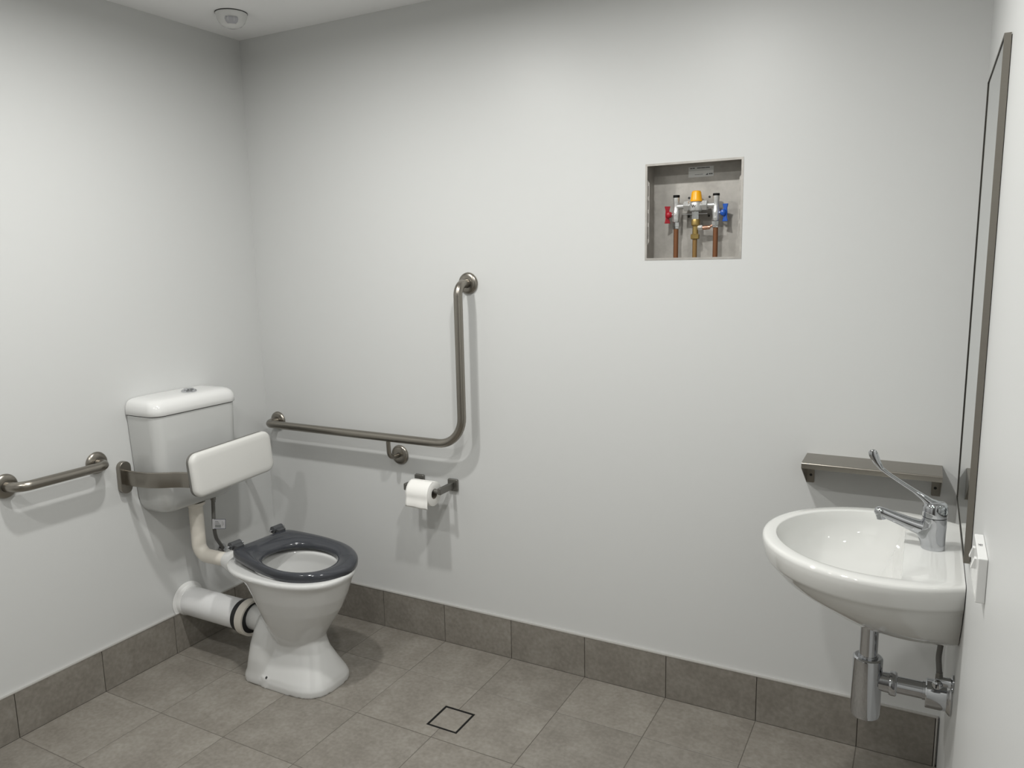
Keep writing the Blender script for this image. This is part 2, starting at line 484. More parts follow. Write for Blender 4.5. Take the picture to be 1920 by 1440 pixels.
# ------------------------------------------------------------------ toilet
YC = -0.465
toilet = thing('toilet', 'white ceramic toilet pan with dark grey open seat, no lid', 'toilet', (.56, YC, 0))
def egg(cx, af, ab, b, z, n=2.0, N=72, yc=YC):
    pts = []
    for i in range(N):
        t = 2 * pi * i / N
        c, s = cos(t), sin(t)
        k = (abs(c) ** n + abs(s) ** n) ** (-1 / n)
        pts.append((cx + (af if c > 0 else ab) * c * k, yc + b * s * k, z))
    return pts
mb = MB()
bowl = [egg(.56, .108, .070, .070, .150, 2.2), egg(.56, .131, .080, .094, .195, 2.1), egg(.56, .166, .094, .114, .245, 2.1), egg(.56, .198, .111, .131, .295, 2.1),
        egg(.56, .221, .132, .144, .345, 2.15), egg(.56, .235, .160, .151, .385, 2.2), egg(.56, .241, .190, .154, .402, 2.25), egg(.56, .246, .240, .157, .412, 2.35), egg(.56, .249, .258, .160, .420, 2.4),
        egg(.56, .248, .258, .159, .429, 2.4), egg(.56, .240, .250, .153, .433, 2.4),
        egg(.575, .185, .150, .126, .433, 2.1), egg(.575, .178, .145, .121, .427, 2.1), egg(.575, .178, .145, .121, .395, 2.1), egg(.575, .168, .130, .113, .35, 2.1),
        egg(.575, .135, .095, .093, .285, 2.05), egg(.575, .088, .065, .066, .232, 2), egg(.575, .05, .04, .04, .212, 2)]
mb.loft(bowl)
mb.loft([egg(.560, .185, .170, .120, 0.0, 3.4), egg(.560, .185, .170, .120, .022, 3.4), egg(.560, .179, .165, .114, .040, 3.2), egg(.560, .157, .150, .092, .085, 2.9),
         egg(.560, .136, .120, .072, .130, 2.6), egg(.560, .124, .095, .070, .165, 2.4), egg(.560, .122, .08, .078, .185, 2.2), egg(.56, .10, .07, .07, .210, 2.1)])
mb.loft([egg(.450, .088, .082, .119, 0.0, 2.8), egg(.450, .088, .082, .119, .020, 2.8), egg(.452, .084, .074, .116, .045, 2.6), egg(.456, .080, .068, .114, .09, 2.5), egg(.462, .076, .066, .107, .14, 2.4),
         egg(.468, .072, .062, .092, .19, 2.2), egg(.475, .064, .056, .074, .228, 2.1), egg(.49, .045, .04, .05, .250, 2)])
mb.lathe((.49, YC, .190), (-1, 0, 0), [(0, .052), (.075, .052), (.100, .0495), (.145, .0495)], 40)
mb.lathe((.42, YC, .392), (-1, 0, 0), [(0, .036), (.09, .036), (.120, .034)], 32)     # flush inlet spigot
for sgn in (-1, 1):                                                                       # floor bolt lugs
    mb.loft([egg(.512, .030, .030, .020, .0, 2.4, 40, YC + sgn * .103), egg(.512, .028, .028, .018, .038, 2.4, 40, YC + sgn * .100), egg(.512, .016, .016, .008, .046, 2.4, 40, YC + sgn * .096)])
pan = mb.build('pan', 'ceramic', toilet)
md = pan.modifiers.new('fuse', 'REMESH'); md.mode = 'VOXEL'; md.voxel_size = .0040; md.use_smooth_shade = True
md2 = pan.modifiers.new('soft', 'SMOOTH'); md2.factor = .5; md2.iterations = 4
MB().lathe((.516, YC - .1125, .0385), (0, -.7, .7), [(0, .0001), (0, .0048), (.0034, .0048), (.0034, .0001)], 16).build('bolt_hole', 'gap', pan)

# seat
SEAT_O = Vector((.358, -.421, .4762)); yaw_s = -.0709; pit_s = .0641
eu = Vector((cos(yaw_s) * cos(pit_s), sin(yaw_s) * cos(pit_s), -sin(pit_s)))
ew = Vector((-sin(yaw_s), cos(yaw_s), 0)); en = eu.cross(ew)
def seat_pt(u, w, h): return SEAT_O + eu * u + ew * w + en * h
OUT = [(0.0, 0.0), (0.0, .090), (.006, .118), (.030, .136), (.100, .154), (.180, .170), (.250, .178), (.320, .174), (.385, .153), (.440, .116), (.476, .066), (.492, 0.0)]
OUT = [(u * .9133, w * .9116 * (1.086 - .086 * min(1, u / .25))) for u, w in OUT]
def spline(ctrl, n):
    pts = ctrl + [(u, -w) for u, w in reversed(ctrl[1:-1])]
    m = len(pts); out = []
    for i in range(n):
        t = i / n * m; k = int(t); f = t - k
        p0, p1, p2, p3 = [Vector(pts[(k + d) % m]) for d in (-1, 0, 1, 2)]
        out.append(0.5 * ((2 * p1) + (p2 - p0) * f + (2 * p0 - 5 * p1 + 4 * p2 - p3) * f * f + (3 * p1 - p0 - 3 * p2 + p3) * f ** 3))
    return out
NS = 132
outl = spline(OUT, NS)
ctr_h = Vector((.2416, -.0207))
inl = []
for q in outl:                       # hole point matched by direction from the hole centre
    d = (q - ctr_h); a = math.atan2(d.y / .120, d.x / .136)
    c, s = cos(a), sin(a); k = (abs(c) ** 2.15 + abs(s) ** 2.15) ** (-1 / 2.15)
    inl.append(ctr_h + Vector((.1365 * c * k, .1195 * s * k)))
prof = [(0.02, -.008), (0.5, -.009), (.955, -.009), (.990, -.004), (1.0, .008), (.985, .0135), (.95, .0180), (.86, .0212), (.70, .0228), (.5, .0225), (.30, .0205), (.14, .0165), (.04, .0125), (0.0, .004), (0.0, -.004)]
mb = MB()
mb.loft([[seat_pt(*(inl[i] + (outl[i] - inl[i]) * s), h - .012) for i in range(NS)] for s, h in prof], closed=True)
seat = mb.build('seat', 'seat', toilet, smooth=60)
for w in (-.098, .096):
    hb = MB().tube([seat_pt(-.012, w - .022, .012), seat_pt(-.012, w + .022, .012)], .0135, 20).build('hinge_barrel', 'hinge', seat)
    MB().prism(rrect(.017, .016, .005), seat_pt(.004, w, -.004), eu, ew, en, .020).build('hinge_tab', 'hinge', hb)
    MB().tube([seat_pt(-.012, w - .034, .010), seat_pt(-.012, w + .034, .010)], .0055, 14).build('hinge_pin', 'chrome', hb)
    MB().lathe(seat_pt(-.012, w, .004), -en, [(0, .008), (.048, .008)], 14).build('hinge_post', 'chrome', hb)
for u, w in ((.36, -.105), (.36, .09)):
    MB().prism(rrect(.014, .008, .004), seat_pt(u, w, -.020), eu, ew, en, .010).build('seat_buffer', 'hinge', seat)

# flush pipe and cone
fp = thing('flush_pipe', 'cream plastic flush pipe bending from the cistern to the toilet pan', 'pipe', (.078, YC, .40))
MB().tube([(.078, YC, .5995), (.078, YC, .388), (.300, YC, .392)], .0265, 28, bend=.045, seg=12).build('elbow_pipe', 'plastic_cream', fp)
MB().lathe((.078, YC, .5995), (0, 0, -1), [(0, .0265), (0, .036), (.010, .036), (.012, .030), (.018, .0265)], 28).build('pipe_nut', 'plastic_cream', fp)
MB().lathe((.228, YC, .391), (1, 0, 0), [(0, .0265), (0, .031), (.010, .034), (.035, .042), (.068, .046), (.074, .044), (.074, .0265)], 32).build('flush_cone', 'plastic_w', fp)

# waste pipe
YW = -.478; ZW = .190
wp = thing('waste_pipe', 'thick white waste pipe from the left wall to the toilet pan', 'pipe', (0.1, YW, ZW))
MB().lathe((.002, YW, ZW), (1, 0, 0), [(0, .0001), (0, .0555), (.300, .0555), (.302, .0545), (.302, .0001)], 48).build('pipe', 'plastic_pvc', wp)
MB().lathe((.001, YW, ZW + .002), (1, 0, 0), [(0, .0560), (0, .0715), (.002, .0720), (.004, .0690), (.008, .0610), (.022, .0580), (.024, .0560)], 48).build('wall_flange', 'silicone', wp)
MB().lathe((.302, YW, ZW), (1, 0, 0), [(0, .050), (0, .0600), (.010, .0620), (.026, .0630), (.026, .050)], 48).build('rubber_seal', 'rubber', wp)
MB().lathe((.328, YW, ZW), (1, 0, 0), [(0, .052), (0, .0650), (.002, .0665), (.034, .0675), (.036, .0660), (.036, .0585), (.030, .0560), (.0, .052)], 48).build('collar', 'plastic_collar', wp)
MB().lathe((.350, YW, ZW), (1, 0, 0), [(0, .049), (0, .0573), (.009, .0573), (.009, .049)], 40).build('inner_seal', 'rubber', wp)

# cistern
YCI = -.477
ci = thing('cistern', 'white plastic toilet cistern mounted on the left wall', 'cistern', (0.08, YCI, .6))
def csec(hw, d, z, rf=.042, rb=.006, x0=.002, yc=YCI):
    pts = []
    def arc(cx, cy, r, a0, a1, n=8):
        for k in range(n + 1):
            a = a0 + (a1 - a0) * k / n
            pts.append((cx + r * cos(a), yc + cy + r * sin(a), z))
    arc(d - rf, hw - rf, rf, 0, pi / 2); arc(x0 + rb, hw - rb, rb, pi / 2, pi); arc(x0 + rb, -hw + rb, rb, pi, 1.5 * pi); arc(d - rf, -hw + rf, rf, 1.5 * pi, 2 * pi)
    return pts
MB().loft([csec(.115, .090, .6005), csec(.132, .108, .602), csec(.147, .122, .609), csec(.158, .133, .622), csec(.166, .141, .642), csec(.171, .146, .668), csec(.176, .150, .74),
           csec(.181, .1535, .85), csec(.1855, .156, .960), csec(.1855, .156, .9705)]).build('tank', 'plastic_cistern', ci, smooth=50)
MB().loft([csec(.1850, .1555, .9705), csec(.1850, .1555, .9735)]).build('gap', 'gap', ci)
MB().loft([csec(.1885, .160, .9735), csec(.190, .1615, .9755), csec(.190, .1615, .992), csec(.188, .1595, 1.004), csec(.183, .154, 1.016), csec(.174, .145, 1.0245, .046),
           csec(.160, .131, 1.0285, .045), csec(.13, .105, 1.0305, .04), csec(.08, .08, 1.0312, .03)]).build('lid', 'plastic_w', ci, smooth=60)
bt = MB().lathe((.088, -.457, 1.0300), (0, 0, 1), [(0, .0001), (0, .0275), (.004, .0280), (.008, .0250), (.008, .0001)], 36).build('button_ring', 'chrome', ci)
for sgn in (-1, 1):
    poly = [(sgn * .0006 + sgn * .0175 * abs(cos(a)) * 1.0, .0175 * sin(a)) for a in [(-pi / 2) + pi * k / 16 for k in range(17)]]
    MB().prism(poly, (.088, -.457, 1.0380), (0, 1, 0), (1, 0, 0), (0, 0, 1), .005).build('flush_button', 'chrome', bt)
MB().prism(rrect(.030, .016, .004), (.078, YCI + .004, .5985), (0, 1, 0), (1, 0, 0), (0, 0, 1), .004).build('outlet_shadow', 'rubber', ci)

# water hose and tag
hs = thing('water_hose', 'grey braided water hose with a paper tag under the cistern', 'hose', (.09, -.40, .45))
MB().tube(fillet([Vector(q) for q in [(.092, -.393, .5995), (.092, -.402, .445), (.014, -.300, .345), (.006, -.295, .342)]], [.11, .02], 12), .0072, 12).build('hose', 'hose', hs)
MB().lathe((.092, -.393, .5995), (0, 0, -1), [(0, .011), (.010, .011), (.011, .009), (.020, .0085)], 6).build('nut', 'steel_dark', hs)
MB().lathe((0.001, -.295, .342), (1, 0, 0), [(0, .018), (.004, .018), (.006, .009), (.02, .009)], 20).build('wall_valve', 'chrome', hs)
tg_c = Vector((.094, -.398, .495))
tx = Vector((.72, .69, 0)).normalized(); tx = Vector((.80, .58, -.06)).normalized()
tz = Vector((0, 0, 1)); tn = tx.cross(tz).normalized()
tz = tn.cross(tx) * -1.0
def tag_poly(m_, x0, x1, z0, z1, h, th):
    m_.prism([(x0, z0), (x1, z0), (x1, z1), (x0, z1)], tg_c + tn * h, tx, tz, tn, th)
tg = MB(); tag_poly(tg, -.006, .044, -.019, .021, .0066, .0006); tg = tg.build('tag', 'tag', hs, smooth=0)
mb = MB()
tag_poly(mb, .0, .044, .0195, .021, .0072, .0004); tag_poly(mb, .0, .044, -.019, -.0175, .0072, .0004); tag_poly(mb, .0425, .044, -.0175, .0195, .0072, .0004)
mb.build('tag_border', 'navy', tg, smooth=0)
mb = MB(); tag_poly(mb, .004, .026, .004, .016, .0072, .0003)
for k in range(3): tag_poly(mb, .004, .022 - .003 * k, -.001 - .005 * k, .001 - .005 * k, .0072, .0003)
tag_poly(mb, .031, .0325, -.010, .010, .0072, .0003); tag_poly(mb, .036, .037, -.006, .006, .0072, .0003)
mb.build('tag_print', 'ink_grey', tg, smooth=0)

# ------------------------------------------------------------------ backrest
YB = -.447
br = thing('toilet_back_support', 'white padded back support on bent steel arms above the toilet', 'back support', (.1, YB, .77))
ARM = [(.012, .253), (.075, .253), (.125, .246), (.168, .228), (.205, .203), (.235, .188), (.264, .180)]
sec = rrect(.0285, .0045, .004, 3)
for sgn, za_ in ((-1, .752), (1, .722)):
    MB().tube(fillet([Vector((x, YB + sgn * d, za_)) for x, d in ARM], .10, 4), 1.0, section=sec, up=(0, 0, 1)).build('arm', 'steel', br, smooth=40)
for sgn in (-1, 1):
    poly = [(.0225 * cos(a) , .0365 + .0225 * sin(a)) for a in [pi * k / 12 for k in range(13)]] + [(.0225 * cos(a), -.0365 + .0225 * sin(a)) for a in [pi + pi * k / 12 for k in range(13)]]
    MB().prism(poly, (0, YB + sgn * .253, .737 - sgn * .015), (0, 1, 0), (0, 0, 1), (1, 0, 0), .022).build('wall_plate', 'steel', br, bevel=.0025, seg=2)
pc = Vector((.263, YB, .772))
py = Vector((0, 1, .045)).normalized(); pz = Vector((-.05, -.045, 1)).normalized(); px = py.cross(pz).normalized(); pz = px.cross(py)
def pad_ring(ix, r, d): return [pc + py * a + pz * b + px * d for a, b in rrect(.186 - ix, .080 - ix, max(r - ix, .004), 8)]
MB().loft([pad_ring(.004, .034, 0), pad_ring(.0, .034, .002), pad_ring(.0, .034, .012)]).build('backing_board', 'pad_edge', br)
MB().loft([pad_ring(.001, .034, .012), pad_ring(.0, .034, .016), pad_ring(.0, .034, .024), pad_ring(.003, .034, .030), pad_ring(.010, .034, .0335), pad_ring(.025, .034, .0345)]).build('pad', 'pad', br, smooth=60)

# ------------------------------------------------------------------ toilet roll holder and roll
th_ = thing('toilet_roll_holder', 'dark steel toilet roll holder on the back wall below the grab rail', 'roll holder', (.885, 0, .66))
ZR = .644; YR = -.088
for x in (.808, .962):
    f = MB().prism(rrect(.022, .0235, .006), (x, 0, ZR + .008), (1, 0, 0), (0, 0, 1), (0, -1, 0), .011).build('base_plate', 'steel_dark', th_, bevel=.003)
    MB().box((x - .007, -.010, ZR - .006), (x + .007, YR - .016, ZR + .020)).build('arm', 'steel_dark', th_, bevel=.003)
MB().lathe((.814, YR - .004, ZR + .003), (1, 0, 0), [(0, .009), (.142, .009)], 20).build('spindle', 'steel_dark', th_)
tr = thing('toilet_roll', 'white toilet roll with a loose sheet hanging down at the front', 'toilet roll', (.885, YR, ZR))
RX0, RX1, RR, RC = .836, .934, .0465, .0195
NR = 56
yz = lambda r, a: (YR - .004 + r * cos(a), ZR - .0072 + r * sin(a))
o_, i_ = [], []
mb = MB()
rings = []
for x, r in ((RX0, RC), (RX0, RR - .001), (RX0 + .001, RR), (RX1 - .001, RR), (RX1, RR - .001), (RX1, RC)):
    rings.append([(x, *yz(r, 2 * pi * k / NR)) for k in range(NR)])
mb.loft(rings, closed=True).build('paper_roll', 'paper', tr, smooth=50)
mb = MB()
mb.loft([[(x, *yz(r, 2 * pi * k / NR)) for k in range(NR)] for x, r in ((RX0 + .0005, RC - .0012), (RX0 + .0005, RC), (RX1 - .0005, RC), (RX1 - .0005, RC - .0012))], closed=True).build('core', 'core', tr)
# hanging sheet: wraps over the front of the roll and falls
path = []
for k in range(12):
    a = radians(95 + k * 7.8)
    path.append((yz(RR + .0012, a)))
yf = path[-1][0]
for k in range(1, 9): path.append((yf + .0012 * sin(k * .8), path[11][1] - .0056 * k))
mb = MB()
nx = 13
rows0, rows1 = [], []
for j, (yy, zz) in enumerate(path):
    row = []
    for k in range(nx):
        x = RX0 + (RX1 - RX0) * k / (nx - 1)
        fall = max(0, j - 11) / 8.0
        row.append((x, yy - .0025 * fall * (0.5 + .5 * sin(k * .9 + 1)) , zz + (.0035 * fall * (k / (nx - 1)) * -1)))
    rows0.append(row)
for row in rows0: mb.v += row
for j in range(len(rows0) - 1):
    for k in range(nx - 1): mb.f.append((j * nx + k, j * nx + k + 1, (j + 1) * nx + k + 1, (j + 1) * nx + k))
sh = mb.build('hanging_sheet', 'paper', tr, smooth=60)
md = sh.modifiers.new('solid', 'SOLIDIFY'); md.thickness = .0006; md.offset = 1

# ------------------------------------------------------------------ recessed valve box
vb = thing('valve_box', 'open stainless steel box recessed into the back wall', 'valve box', (1.865, .04, NZ0))
D = .082; t = .0012
MB().box((NX0, D, NZ0), (NX1, D + t, NZ1)).build('back_panel', 'box_steel', vb, smooth=0)
MB().box((NX0, .002, NZ0 + t), (NX0 + t, D, NZ1 - t)).build('side_panel', 'box_steel', vb, smooth=0)
MB().box((NX1 - t, .002, NZ0 + t), (NX1, D, NZ1 - t)).build('side_panel', 'box_steel', vb, smooth=0)
MB().box((NX0, .002, NZ1 - t), (NX1, D, NZ1)).build('top_panel', 'box_steel', vb, smooth=0)
MB().box((NX0, .002, NZ0), (NX1, D, NZ0 + t)).build('bottom_panel', 'box_steel', vb, smooth=0)
fr = .0055
for nm, a, b in (('lip', (NX0 - .001, NZ0 - .001), (NX0 + fr, NZ1 + .001)), ('lip', (NX1 - fr, NZ0 - .001), (NX1 + .001, NZ1 + .001)),
                 ('lip', (NX0 + fr, NZ1 - fr), (NX1 - fr, NZ1 + .001)), ('lip', (NX0 + fr, NZ0 - .001), (NX1 - fr, NZ0 + fr))):
    MB().box((a[0], -.0012, a[1]), (b[0], .0012, b[1])).build(nm, 'alu' if False else 'box_steel', vb, smooth=0)
# slotted clip strips on both sides
for sgn, xe in ((1, NX0 + fr - .001), (-1, NX1 - fr + .001)):
    z0, z1 = 1.532, 1.735
    wd = .0065
    slots = [(1.552, 1.590), (1.602, 1.632), (1.644, 1.672), (1.684, 1.716)]
    cuts = [z0 + .010] + [v for s2 in slots for v in s2] + [z1 - .010]
    strip = MB()
    strip.prism([(0, z0), (wd, z0 + .010), (0, z0 + .010)], (xe, .0035, 0), (sgn, 0, 0), (0, 0, 1), (0, 1, 0), .0012)
    strip.prism([(0, z1), (wd, z1 - .010), (0, z1 - .010)], (xe, .0035, 0), (sgn, 0, 0), (0, 0, 1), (0, 1, 0), .0012)
    strip.box((xe, .0035, z0 + .010), (xe + sgn * .0022, .0047, z1 - .010)); strip.box((xe + sgn * .0046, .0035, z0 + .010), (xe + sgn * wd, .0047, z1 - .010))
    for a, b in zip(cuts[0::2], cuts[1::2]): strip.box((xe + sgn * .0022, .0035, a), (xe + sgn * .0046, .0047, b))
    strip.build('clip_strip', 'box_steel', vb, smooth=0)
lab = MB().prism([(0, 0), (.0790, 0), (.0790, .0318), (0, .0318)], (1.8285, D - .0002, 1.7405), (1, 0, 0), (0, 0, 1), (0, -1, 0), .0006).build('sticker', 'label', vb, smooth=0)
ym = D - .0009
MB().box((1.8290, ym, 1.7510), (1.9070, ym - .0002, 1.7595)).build('sticker_band', 'label_hi', lab, smooth=0)
mb = MB()
for a, b in ((.005, .012), (.0128, .020), (.027, .039), (.0397, .053), (.0536, .067)): mb.box((1.8285 + a, ym, 1.7668), (1.8285 + b, ym - .0003, 1.7692))
for a, b in ((.020, .026), (.0267, .036), (.0366, .046)): mb.box((1.8285 + a, ym - .0002, 1.7478), (1.8285 + b, ym - .0005, 1.7488))
mb.add([(1.8285 + .054, ym - .0004, 1.7455), (1.8285 + .062, ym - .0004, 1.7455), (1.8285 + .0605, ym - .0004, 1.7510)], [(0, 1, 2)])
for a, b in ((.0645, .068), (.0688, .072), (.0728, .0760)): mb.box((1.8285 + a, ym - .0002, 1.7468), (1.8285 + b, ym - .0005, 1.7500))
mb.build('sticker_print', 'ink', lab, smooth=0)

mv = thing('mixing_valve', 'yellow-capped thermostatic mixing valve with copper pipes in the wall box', 'mixing valve', (1.865, .04, NZ0))
yv = .040
V = lambda x, z, y=yv: (x, y, z)
MB().lathe(V(1.866, 1.6635), (0, 0, 1), [(0, .0001), (0, .0180), (.003, .0185), (.006, .0175), (.027, .0145), (.031, .0125), (.0325, .009), (.0328, .0001)], 28).build('yellow_cap', 'yellow', mv)
vb_ = MB().lathe(V(1.8655, 1.632), (0, 0, 1), [(0, .015), (.003, .0195), (.006, .0205), (.026, .0205), (.029, .019), (.0315, .016)], 28).build('valve_body', 'nickel', mv)
text_part('W', .0135, .0006, basis((1, 0, 0), (0, 0, 1), (0, -1, 0), (1.8630, yv - .0212, 1.6480)), 'letter_mark', 'ink', vb_)
MB().lathe(V(1.8650, 1.609), (0, 0, 1), [(0, .0125), (.012, .0125), (.012, .0115), (.024, .0125)], 6).build('outlet_nut', 'chrome_soft', mv)
MB().lathe(V(1.8650, 1.588), (0, 0, 1), [(0, .0105), (.004, .0135), (.016, .0135), (.021, .012)], 24).build('brass_union', 'brass', mv)
MB().lathe(V(1.8645, 1.563), (0, 0, 1), [(0, .0090), (.026, .0085)], 24).build('brass_tee', 'brass', mv)
MB().lathe(V(1.8640, 1.548), (0, 0, 1), [(0, .0115), (.002, .0140), (.014, .0140), (.016, .0115)], 6).build('brass_nut', 'brass', mv)
MB().lathe(V(1.8635, NZ0 + .001), (0, 0, 1), [(0, .0072), (.062, .0072)], 20).build('outlet_pipe', 'brass_pipe', mv)
# side branch
MB().lathe(V(1.872, 1.5820), (1, 0, .03), [(0, .0065), (.002, .0090), (.014, .0090), (.016, .0070)], 6).build('branch_nut', 'nickel', mv)
MB().lathe(V(1.887, 1.5822), (1, 0, .05), [(0, .0062), (.005, .0070), (.012, .0070), (.013, .006), (.016, .0066), (.023, .0058)], 20).build('branch_pipe', 'copper_bright', mv)
MB().tube([V(1.908, 1.5833), V(1.914, 1.587, yv - .002), V(1.920, 1.590, yv - .003), V(1.924, 1.589)], .0040, 10).build('branch_tail', 'copper_bright', mv)
# bracket plate and rear mount
MB().box((1.826, yv - .012, 1.6240), (1.904, D, 1.6252)).build('bracket', 'chrome_soft', mv, smooth=0)
rm = MB().prism(rrect(.040, .036, .006), (1.8645, D, 1.650), (1, 0, 0), (0, 0, 1), (0, -1, 0), .0015).build('mount_plate', 'box_steel', mv)
for x, z in ((1.832, 1.678), (1.897, 1.678), (1.832, 1.620), (1.896, 1.620)):
    MB().lathe((x, D - .0014, z), (0, -1, 0), [(0, .0001), (0, .0036), (.0008, .0036), (.0008, .0001)], 16).build('screw_hole', 'gap', rm)
for sgn, xv, xn, zt in ((-1, 1.8030, 1.8365, 1.6790), (1, 1.9275, 1.8935, 1.6780)):
    iso = MB().lathe(V(xv, 1.603), (0, 0, 1), [(0, .0085), (.006, .0100), (.010, .0105), (.014, .0100), (.020, .0112), (.032, .0112), (.036, .0092), (.050, .0088), (.058, .0090), (.066, .0100), (.0745, .0100)], 20).build('isolating_valve', 'nickel', mv)
    MB().lathe(V(xv, zt - .0005), (0, 0, 1), [(0, .0103), (.0068, .0103), (.0072, .0095)], 20).build('black_plug', 'black', iso)
    MB().lathe(V(xv - .0005 * sgn, 1.581), (0, 0, 1), [(0, .0085), (.002, .0100), (.006, .0095), (.007, .0115), (.020, .0115), (.0225, .009)], 6).build('compression_nut', 'chrome_soft', iso)
    MB().lathe(V(xv, NZ0 + .001), (0, 0, 1), [(0, .0076), (.0955, .0076)], 20).build('copper_pipe', 'copper', mv)
    MB().tube([V(xv - sgn * .004, 1.650), V(xn + sgn * .006, 1.6505)], .0080, 18).build('side_arm', 'nickel', mv)
    MB().lathe(V(xn + sgn * .0095, 1.6505), (-sgn, 0, 0), [(0, .011), (.002, .0165), (.0165, .0165), (.0185, .0135), (.021, .0130)], 6).build('union_nut', 'nickel', mv)
    xh = xv + sgn * (.0285)
    MB().tube([V(xv + sgn * .004, 1.626), V(xh + sgn * .004, 1.626)], .0048, 14).build('handle_stem', 'chrome_soft', iso)
    m_ = 'red' if sgn < 0 else 'blue'
    poly = [(-.0095, -.0265), (.0095, -.0265), (.0062, -.013), (.0070, 0), (.0062, .013), (.0095, .0265), (-.0095, .0265), (-.0062, .013), (-.0070, 0), (-.0062, -.013)]
    # butterfly handle, turned a little towards the room
    ex = Vector((.92, -sgn * .38, 0)) if sgn > 0 else Vector((.75, .66, 0))
    ez = ex.cross(Vector((0, 0, 1)))
    hd = MB().prism(poly, Vector(V(xh, 1.626)) - ez * .002, ex, (0, 0, 1), ez, .004).build('butterfly_handle', m_, iso, bevel=.001)
    MB().lathe(Vector(V(xh - sgn * .005, 1.626, yv - .003)), (sgn * .5, -.85, 0), [(-.006, .0001), (-.006, .0096), (0, .0106), (.005, .0094), (.0082, .0050), (.0092, .0001)], 20).build('handle_hub', m_, hd)

# ------------------------------------------------------------------ shelf
sf = thing('wall_shelf', 'small brushed steel shelf on the back wall above the basin', 'shelf', (2.4, 0, .9))
SX0, SX1, SD, SZ = 2.226, 2.580, .122, .9065
R_, t_s = .004, .0015
def bend(r): return [(SD - R_ + r * sin(a_), SZ - R_ + r * cos(a_)) for a_ in [k * pi / 16 for k in range(9)]]
prof_s = [(0, SZ)] + bend(R_)[:5] + [((SD - R_) + (R_ - t_s) * sin(pi / 4), SZ - R_ + (R_ - t_s) * cos(pi / 4))] + bend(R_ - t_s)[:4][::-1] + [(0, SZ - t_s)]
MB().prism(prof_s, (SX0, 0, 0), (0, -1, 0), (0, 0, 1), (1, 0, 0), SX1 - SX0).build('shelf_plate', 'steel', sf, smooth=30)
prof_l = bend(R_)[4:] + [(SD, SZ - .0165), (SD - t_s, SZ - .0165)] + bend(R_ - t_s)[4:][::-1]
MB().prism(prof_l, (SX0, 0, 0), (0, -1, 0), (0, 0, 1), (1, 0, 0), SX1 - SX0).build('front_lip', 'steel', sf, smooth=30)
for sgn, xe in ((1, SX0), (-1, SX1)):
    MB().prism([(0.0, -.0015), (SD - .002, -.0015), (SD - .002, -.018), (0.0, -.090)], (xe, 0, SZ), (0, -1, 0), (0, 0, 1), (sgn, 0, 0), .0015).build('side_bracket', 'steel', sf, smooth=0)
    tab = MB().prism(rrect(.0115, .034, .004, cx=.0115, cy=-.055), (xe, -.0005, SZ), (sgn, 0, 0), (0, 0, 1), (0, -1, 0), .0015).build('fixing_tab', 'steel', sf, smooth=0)
    MB().lathe((xe + sgn * .013, -.002, SZ - .066), (0, -1, 0), [(0, .0001), (0, .0040), (.0016, .0036), (.0022, .0001)], 16).build('screw', 'gap', tab)

# ------------------------------------------------------------------ basin
YBA = -.475
ba = thing('wash_basin', 'white ceramic wash basin on the right wall', 'basin', (2.45, YBA, .61))
NA, NB = 64, 15
def dshape(cx, a, b, xw, z, n=2.0):
    """ellipse cut off by the line x = xw (towards the wall): arc points then straight points"""
    c = min(1.0, (xw - cx) / a)
    t0 = math.acos(max(-1, c))
    pts = []
    for k in range(NA + 1):
        t_ = t0 + (2 * pi - 2 * t0) * k / NA
        pts.append((cx + a * cos(t_), YBA + b * sin(t_), z))
    p0, p1 = pts[-1], pts[0]
    for k in range(1, NB + 1):
        f = k / (NB + 1)
        pts.append((p0[0] + (p1[0] - p0[0]) * f, p0[1] + (p1[1] - p0[1]) * f, z))
    return pts
XW = W - .0015
def under(xf, b, z, cx=2.52): return dshape(cx, cx - xf, b, XW, z)
mb = MB()
BR = [dshape(2.56, .10, .055, XW, .6350), dshape(2.55, .115, .078, XW, .6370), dshape(2.53, .145, .113, XW, .648), dshape(2.52, .175, .146, XW, .666), dshape(2.50, .192, .174, XW, .689), dshape(2.485, .215, .201, XW, .713),
      dshape(2.47, .235, .226, XW, .738), dshape(2.46, .249, .240, XW, .762), dshape(2.46, .2580, .2480, XW, .7735), dshape(2.46, .2610, .2505, XW, .7760), dshape(2.46, .2640, .2530, XW, .782),
      dshape(2.46, .2690, .2570, XW, .805), dshape(2.46, .2705, .2585, XW, .819), dshape(2.46, .2690, .2570, XW, .8260), dshape(2.46, .2655, .2535, XW, .8290), dshape(2.46, .2600, .2480, XW, .8300),
      dshape(2.46, .2400, .2230, 2.5040, .8300), dshape(2.46, .2380, .2210, 2.5025, .8292), dshape(2.46, .2368, .2198, 2.5015, .8270),
      dshape(2.458, .2310, .2140, 2.4970, .805), dshape(2.455, .2190, .2020, 2.4910, .780), dshape(2.450, .2000, .1850, 2.4830, .755), dshape(2.445, .1720, .1590, 2.4730, .733), dshape(2.44, .132, .122, 2.461, .714), dshape(2.435, .08, .075, 2.448, .703), dshape(2.43, .03, .03, 2.44, .699)]
mb.loft(BR)
bas = mb.build('bowl', 'ceramic_w', ba, smooth=50)
MB().lathe((2.425, YBA, .699), (0, 0, 1), [(0, .0001), (0, .021), (.003, .021), (.0045, .017), (.0045, .0001)], 28).build('plug_waste', 'chrome', ba)

